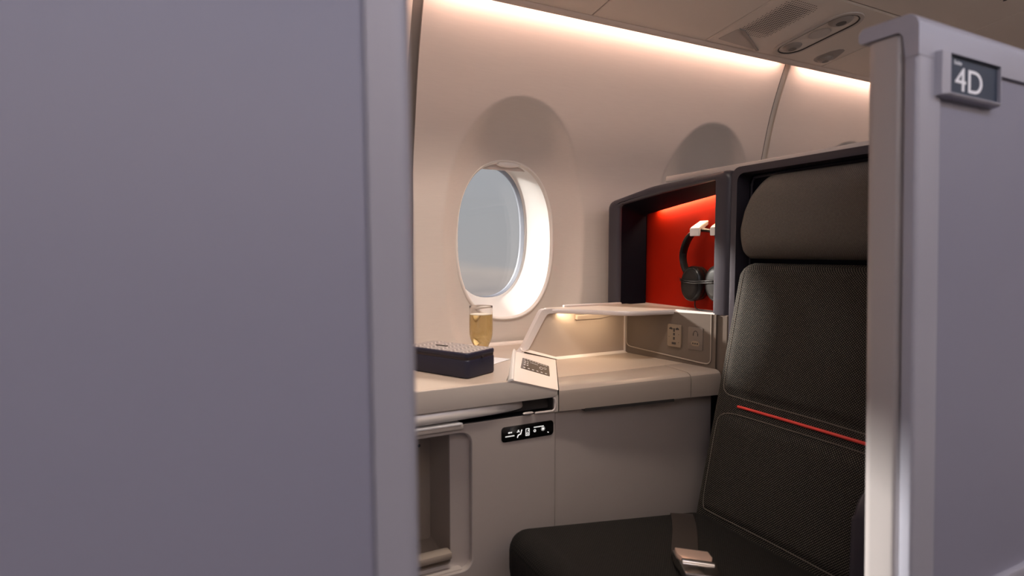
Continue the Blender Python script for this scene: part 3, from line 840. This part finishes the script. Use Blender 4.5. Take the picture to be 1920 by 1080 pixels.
tube(bm, smoothpath([(1.0885, .934, .60), (1.0885, .934, 1.10), (1.0885, .933, 1.150), (1.0885, .928, 1.1625), (1.0885, .915, 1.1675), (1.0885, .80, 1.1700), (1.0885, .468, 1.1735)], 5), .0030, 6); obj('panel_bead', bm, 'navy', t)
bm = new(); prism(bm, [(.466, 0), (1.336, 0), (1.336, 1.115), (1.19, 1.164), (.99, 1.182), (.97, 1.195), (.466, 1.197)], lambda u, v, h: (h, u, v), 1.118, 1.142, .001, 1); obj('rear_wall', bm, 'navy', t)
bm = new(); box(bm, 1.112, 1.150, .466, 1.245, 1.1965, 1.2125, .003, 2, fn=lambda x, y, z: (x, y, z-.020*max(0, y-.95))); obj('top_cap', bm, 'cap', t)
# hook on the red panel
bm = new()
def hook(bm, dy):
    loft(bm, [[(1.051, 1.0555+dy, 1.0385), (1.051, 1.0870+dy, 1.0385), (1.051, 1.0870+dy, 1.0575), (1.051, 1.0555+dy, 1.0575)],
              [(1.056, 1.0555+dy, 1.0385), (1.056, 1.0870+dy, 1.0385), (1.0545, 1.0870+dy, 1.0600), (1.0545, 1.0555+dy, 1.0600)],
              [(1.060, 1.0590+dy, 1.0480), (1.060, 1.0895+dy, 1.0480), (1.060, 1.0895+dy, 1.0625), (1.060, 1.0590+dy, 1.0625)],
              [(1.109, 1.0820+dy, 1.0680), (1.109, 1.1110+dy, 1.0680), (1.109, 1.1110+dy, 1.0790), (1.109, 1.0820+dy, 1.0790)]], (True, True))
    bmesh.ops.bevel(bm, geom=list(bm.edges), offset=.0012, segments=2, affect='EDGES', clamp_overlap=True)
hook(bm, 0)
hk = obj('headphone_hook', bm, 'white', rp)
bm = new(); hook(bm, -.066); obj('headphone_hook', bm, 'white', rp)

# headphones
t = thing('headphones', 'black over-ear headphones hanging from the white hook in the red compartment', 'headphones', (1.075, 1.05, .95))
HX = 1.076
band = smoothpath([(HX, 1.114, .942), (HX, 1.127, .958), (HX, 1.1345, .985), (HX-.001, 1.128, 1.012), (HX-.003, 1.110, 1.037), (HX-.004, 1.085, 1.0512), (HX-.004, 1.060, 1.0530), (HX-.004, 1.030, 1.0480), (HX-.002, 1.008, 1.030), (HX, .996, 1.005), (HX, .995, .972)], 8)
def strip(bm, pts, w, th):
    loops = []
    m = len(pts)
    for i, p in enumerate(pts):
        tt = (pts[min(i+1, m-1)]-pts[max(i-1, 0)]).normalized(); n = Vector((1, 0, 0)); s = tt.cross(n).normalized()
        ww = w[i] if isinstance(w, list) else w
        prof = [(ww*math.cos(a), th*math.sin(a)) for a in [2*PI*k/12 for k in range(12)]]
        loops.append([p+n*a_+s*b_ for a_, b_ in prof])
    loft(bm, loops, (True, True))
bm = new(); mm = len(band)
strip(bm, band, [.009+.005*math.sin(PI*i/(mm-1)) for i in range(mm)], .0048); obj('headband', bm, 'cup', t, 60)
bm = new(); strip(bm, band[4:20], .0110, .0062); obj('adjuster', bm, 'cup2', t, 60)
for (cy, cz, rot) in ((1.0965, .9195, .10), (1.014, .923, -.10)):
    def cl(ry, rz, x):
        out = []
        for k in range(32):
            a = 2*PI*k/32; u, v = ry*math.cos(a), rz*math.sin(a)
            out.append((x, cy+u*math.cos(rot)-v*math.sin(rot), cz+u*math.sin(rot)+v*math.cos(rot)))
        return out
    bm = new(); loft(bm, [cl(.030, .040, 1.0865), cl(.0345, .0445, 1.083), cl(.0350, .0450, 1.072), cl(.0335, .0435, 1.066), cl(.030, .040, 1.0635), cl(.0285, .0385, 1.0645)], (True, True)); ec = obj('ear_cup', bm, 'cup', t, 50)
    bm = new(); loft(bm, [cl(.0285, .0385, 1.0645), cl(.027, .037, 1.0620), cl(.020, .028, 1.0595), (cl(.008, .012, 1.0582))], (False, True)); obj('cup_cover', bm, 'cup2', ec, 60)
    bm = new(); loft(bm, [cl(.026, .036, 1.0865), cl(.033, .043, 1.089), cl(.033, .043, 1.099), cl(.025, .035, 1.104)], (True, True)); obj('ear_pad', bm, 'black', ec, 60)
bm = new()
for dz, dx in ((0, 0), (-.0045, .001)):
    tube(bm, smoothpath([(1.066, 1.133, .932+dz), (1.0560+dx, 1.115, .929+dz), (1.0540+dx, 1.075, .927+dz), (1.0560+dx, 1.045, .929+dz), (1.0550+dx, 1.012, .931+dz), (1.060, .998, .930+dz)], 6), .0016, 6)
tube(bm, smoothpath([(1.075, 1.088, .878), (1.072, 1.086, .868), (1.068, 1.078, .8595), (1.066, 1.06, .8560), (1.066, 1.03, .8562), (1.070, 1.0, .8575)], 6), .0016, 6)
obj('cable', bm, 'cup', t)

# ------------------------------------------------------------------ seat
t = thing('airline_seat', 'black woven airline seat with a padded grey headrest and thin red stripe across its back', 'seat', (.85, .69, 0))
def bx(z): return .9216+.225*(z-.41)
YL, YR, ZB, ZT = .932, .470, .385, .975
def panel_in(y, z, y0, y1, z0, z1, s=.012):
    d = min(y-y0, y1-y, z-z0, z1-z); return sm(d/s)
bm = new()
NU, NV = 90, 110
def backpt(u, v):
    y = YR+(YL-YR)*u; z = ZB+(ZT-ZB)*v
    # rounded outline
    d = 0.; rr = .032
    eu = min(y-YR, YL-y); ev = ZT-z
    d = min(eu, ev, 9)
    k = max(0, 1-d/.022); d_edge = .022*(1-math.sqrt(max(0, 1-k*k)))
    if eu < rr and ev < rr:
        q = math.hypot(rr-eu, rr-ev)
        if q > rr:
            s = rr/q; dy = (rr-eu)*(1-s); dz = (rr-ev)*(1-s)
            y += dy if y < .70 else -dy; z -= dz
            d_edge = .022
        else:
            k = max(0, (q-(rr-.022))/.022); d_edge = max(d_edge, .022*(1-math.sqrt(max(0, 1-min(1, k)**2))))
    bul = .006*panel_in(y, z, YR+.02, .9115, .6935, .985, .02)+.006*panel_in(y, z, YR+.02, .9115, .44, .650, .02)
    cur = .010*((y-.70)/.25)**2
    wing = -cur
    return (bx(z)+d_edge-bul+wing*.6+.004, y, z)
rows = grid(bm, backpt, NU, NV)
# back side
b2 = grid(bm, lambda u, v: (bx(ZB+(ZT-ZB)*v)+.034, YR+(YL-YR)*u*.96+.01, ZB+(ZT-ZB)*v-.004*v), 1, 1)
obj('backrest', bm, 'back', t, 70)
def onback(y, z, d=.0015):
    p = backpt((y-YR)/(YL-YR), (z-ZB)/(ZT-ZB)); return (p[0]-d, p[1], p[2])
bm = new()
up = [(.9120, .962), (.9120, .90), (.9110, .80), (.9105, .72), (.9070, .702), (.8960, .692), (.8750, .6895), (.79, .6885), (.70, .6885), (.60, .6870), (.475, .6861)]
def dense(pts, n=6): return [(p.x, p.y) for p in smoothpath([(a, b, 0) for a, b in pts], n)]
tube(bm, [onback(y, z, .0004) for y, z in dense(up)], .0011, 6)
lo = [(.475, .654), (.60, .656), (.72, .6555), (.85, .6550), (.890, .6510), (.906, .640), (.9105, .62), (.9105, .55), (.9090, .475), (.9030, .452), (.885, .4445), (.75, .4440), (.475, .4430)]
tube(bm, [onback(y, z, .0004) for y, z in dense(lo)], .0011, 6)
obj('stitching', bm, 'stitch', t)
bm = new(); tube(bm, [onback(.864-.385*k/40, .6715+.0005*k/40, .0008) for k in range(41)], .0030, 10); obj('red_stripe', bm, 'redpipe', t)
# headrest
bm = new()
zc0, zc1 = .984, 1.167
def hl_(z):
    pts = [(.984, .930), (1.0, .9345), (1.05, .932), (1.09, .921), (1.12, .907), (1.15, .886), (1.167, .872)]
    for (a, ya), (b, yb) in zip(pts, pts[1:]):
        if z <= b+1e-9: return ya+(yb-ya)*(z-a)/(b-a)
    return pts[-1][1]
def hpt(u, v):
    z = zc0+(zc1-zc0)*v; l = hl_(z); r = 2*.702-l
    y = r+(l-r)*u
    fz = 1-abs(2*v-1)**3.2 if v > .5 else 1-abs(2*v-1)**2.6
    e = min(u, 1-u)*(l-r); fe = math.sqrt(max(0, 1-max(0, 1-e/.035)**2))
    return (1.086-.052*(max(0, fz)**.5)*(.35+.65*fe)-.004*fe, y, z)
grid(bm, hpt, 60, 40)
obj('headrest', bm, 'leather', t, 80)
# cushion
bm = new()
box(bm, .456, .945, .472, .934, .376, .4935, .042, 6, fn=lambda x, y, z: (x, y, z-.134*(x-.521)*(1 if z > .36 else 0)))
bmesh.ops.subdivide_edges(bm, edges=[e for e in bm.edges if e.calc_length() > .05], cuts=6, use_grid_fill=True)
obj('cushion', bm, 'cush', t, 60)
bm = new(); box(bm, .49, .95, .48, .925, .06, .385, .01, 2); obj('seat_base', bm, 'black', t)
bm = new()
prism(bm, corner_poly([(.822, .30, .01), (.822, .655, .045), (1.02, .652, .02), (1.02, .30, .01)], 7), lambda u, v, h: (u, h, v), .472, .512, .010, 3); obj('armrest', bm, 'navy', t)
bm = new(); box(bm, 1.0, 1.088, .48, .92, .10, .96, .01, 1, fn=lambda x, y, z: (x if x > 1.05 else min(1.08, bx(z)+.034), y, z)); obj('back_frame', bm, 'black', t)

# belt
t = thing('seat_belt', 'brown lap belt with a bronze-toned metal buckle lying on the seat cushion', 'seat belt', (.74, .77, .46))
def cz(x): return .4935-.134*(x-.521)
dirv = Vector((-.115, -.148, 0)).normalized(); wv = Vector((.86, -.52, 0)).normalized()
a0 = Vector((.8350, .915, 0))
bm = new(); L0 = []
cl_ = smoothpath([(.8850, .9400, cz(.885)-.085), (.8845, .9375, cz(.884)-.038), (.8800, .9260, cz(.880)-.0125), (.8700, .9080, cz(.870)-.0005), (.810, .836, cz(.81)+.004), (.735, .757, cz(.735)+.005), (.700, .715, cz(.70)+.005)], 6)
for p in cl_:
    q = p+wv*.0235*1.; r_ = p-wv*.0235
    for e_ in (q, r_):
        e_.z -= .134*(e_.x-p.x)
        if e_.y < .9335: e_.z = min(e_.z, cz(e_.x)+.0036-(.042-math.sqrt(max(0, .042**2-max(0, e_.y-.892)**2))))
        elif p.y < .9335: e_.z = min(e_.z, cz(e_.x)-.040)
    L0.append([q, r_, r_-Vector((0, 0, .0022)), q-Vector((0, 0, .0022))])
loft(bm, L0, (True, True)); obj('strap', bm, 'belt', t)
bc = Vector((.6970, .6970, cz(.6970)+.006))
ax = Vector((-.50, -.87, .067)).normalized(); wd = (Vector((.87, -.49, -.11))); wd = (wd-ax*wd.dot(ax)).normalized(); nz_ = wd.cross(ax).normalized()
if nz_.z < 0: nz_ = -nz_
def bk(u, v, h): return bc+wd*u*1.2+ax*v*1.2+nz_*h*1.2
bm = new()
prism(bm, corner_poly([(-.027, -.018, .003), (.027, -.018, .003), (.027, .010, .002), (.0250, .016, .002), (.0250, .050, .003), (-.0250, .050, .003), (-.0250, .016, .002), (-.027, .010, .002)], 4), bk, 0, .0125, .0015, 2)
obj('buckle', bm, 'chrome', t)
bm = new()
prism(bm, corner_poly([(-.0235, -.0195, .002), (.0235, -.0195, .002), (.0240, .0000, .002), (.0195, .0125, .002), (-.0195, .0125, .002), (-.0240, .0000, .002)], 4), bk, .0118, .0152, .0008, 2)
obj('lift_lever', bm, 'bucktop', t)
bm = new(); tube(bm, [bk(-.0215, .0165, .0120), bk(.0215, .0165, .0120)], .0052, 12); obj('roller', bm, 'chrome', t)

# ------------------------------------------------------------------ cove strip lights (fixtures behind the ceiling edge)
for k, (x0, x1) in enumerate(((-1.1, .405), (.445, 1.60), (1.69, 2.84))):
    bm = new(); box(bm, x0, x1, 1.2500, 1.2580, 1.6080, 1.6180, .001, 1)
    o = obj('cove_light', bm, 'led', base=((x0+x1)/2, 1.254, 1.613))
    tag(o, ['warm cove light strip above the sidewall nearest the left partition', 'warm cove light strip above the sidewall with the full window', 'warm cove light strip above the sidewall behind the seat shell'][k], 'light strip', 'cove light strips')

def area(name, loc, target, sx, sy, power, col):
    l = bpy.data.lights.new(name, 'AREA'); l.shape = 'RECTANGLE'; l.size = sx; l.size_y = sy; l.energy = power; l.color = col
    o = bpy.data.objects.new(name, l); COL.objects.link(o); o.location = loc
    d = Vector(target)-Vector(loc); o.rotation_euler = d.to_track_quat('-Z', 'Y').to_euler()
    return o
WARM = (1, .68, .58)
for x0, x1 in ((-1.1, .405), (.445, 1.60), (1.69, 2.84)):
    o = area('cove_lamp', ((x0+x1)/2, 1.2575, 1.606), ((x0+x1)/2, 1.31, 1.53), x1-x0, .012, 1.25*(x1-x0), WARM)
# niche and compartment lamps
area('niche_lamp_light', (.800, 1.249, .8425), (.803, 1.258, .79), .05, .010, .03, (1, .76, .50))
area('niche_lamp_light', (.88, 1.205, .8425), (.88, 1.235, .72), .10, .012, .075, (1, .76, .50))
cl = area('compartment_lamp', (1.1005, 1.13, 1.1345), (1.105, 1.13, 1.0), .27, .006, .42, (1, .70, .42))
cl.rotation_euler = Matrix(((0, 1, 0), (-.991, 0, .131), (.131, 0, .991))).to_euler()
# cool ceiling light over the aisle, then two added fill lamps
area('aisle_lamp', (.6, -.12, 1.765), (.6, -.02, 0), 3.6, .35, 12, (.66, .74, 1.0))
area('ceiling_fill_light', (.8, -.9, 1.27), (.8, -.9, 2), 3.6, .3, 36, (1, .91, .86))  # added unseen lamp facing up, brightens the ceiling
rl = area('console_fill_light', (.50, .86, 1.645), (.56, 1.13, .75), .42, .12, 3.6, (1, .88, .77)); rl.data.spread = math.radians(85)  # added lamp without a fixture, brightens the console tops
# sun through the windows
sl = bpy.data.lights.new('sun', 'SUN'); sl.energy = 8.5; sl.angle = math.radians(4.5); sl.color = (1, .93, .85)
so = bpy.data.objects.new('sun', sl); COL.objects.link(so)
so.rotation_euler = Vector((.60, -1, -.425)).to_track_quat('-Z', 'Y').to_euler()

# ------------------------------------------------------------------ sky outside
w = bpy.data.worlds.new('sky'); S.world = w; w.use_nodes = True
nt = w.node_tree; bg = nt.nodes['Background']
tc = nt.nodes.new('ShaderNodeTexCoord'); sp_ = nt.nodes.new('ShaderNodeSeparateXYZ'); nt.links.new(tc.outputs['Generated'], sp_.inputs[0])
rp_ = nt.nodes.new('ShaderNodeValToRGB'); mr = nt.nodes.new('ShaderNodeMapRange')
mr.inputs[1].default_value = -.25; mr.inputs[2].default_value = .35
nz = nt.nodes.new('ShaderNodeTexNoise'); nz.inputs['Scale'].default_value = 5; nz.inputs['Detail'].default_value = 4
mp = nt.nodes.new('ShaderNodeMapping'); mp.inputs['Scale'].default_value = (1, 1, 5)
nt.links.new(tc.outputs['Generated'], mp.inputs[0]); nt.links.new(mp.outputs[0], nz.inputs['Vector'])
ma = nt.nodes.new('ShaderNodeMath'); ma.operation = 'MULTIPLY_ADD'; ma.inputs[1].default_value = .10
nt.links.new(nz.outputs['Fac'], ma.inputs[0]); nt.links.new(sp_.outputs['Z'], ma.inputs[2])
nt.links.new(ma.outputs[0], mr.inputs[0]); nt.links.new(mr.outputs[0], rp_.inputs[0])
cr = rp_.color_ramp
cr.elements[0].position = 0; cr.elements[0].color = (.36, .32, .30, 1)
cr.elements[1].position = 1; cr.elements[1].color = (.36, .375, .41, 1)
for pos, c in ((.36, (.36, .32, .31, 1)), (.43, (.50, .43, .39, 1)), (.47, (.40, .38, .375, 1)), (.60, (.385, .38, .385, 1))):
    e = cr.elements.new(pos); e.color = c
nt.links.new(rp_.outputs[0], bg.inputs['Color']); bg.inputs['Strength'].default_value = .85

# ------------------------------------------------------------------ camera
cam = bpy.data.cameras.new('camera'); co = bpy.data.objects.new('camera', cam); COL.objects.link(co)
cam.sensor_width = 36; cam.lens = 1089/1920*36; cam.clip_start = .02
co.location = (0, 0, 1)
co.rotation_euler = (PI/2-math.atan(68/1089), 0, -math.radians(27.1))
cam.dof.use_dof = True; cam.dof.focus_distance = 1.40; cam.dof.aperture_fstop = 2.8
S.camera = co

vs = S.view_settings; vs.view_transform = 'Standard'; vs.look = 'None'; vs.gamma = 1; vs.use_curve_mapping = False; vs.exposure = 0.42
S.cycles.use_denoising = True
S.cycles.max_bounces = 10; S.cycles.transparent_max_bounces = 12; S.cycles.sample_clamp_indirect = 8
for o in COL.objects:
    if '_o' in o: del o['_o']
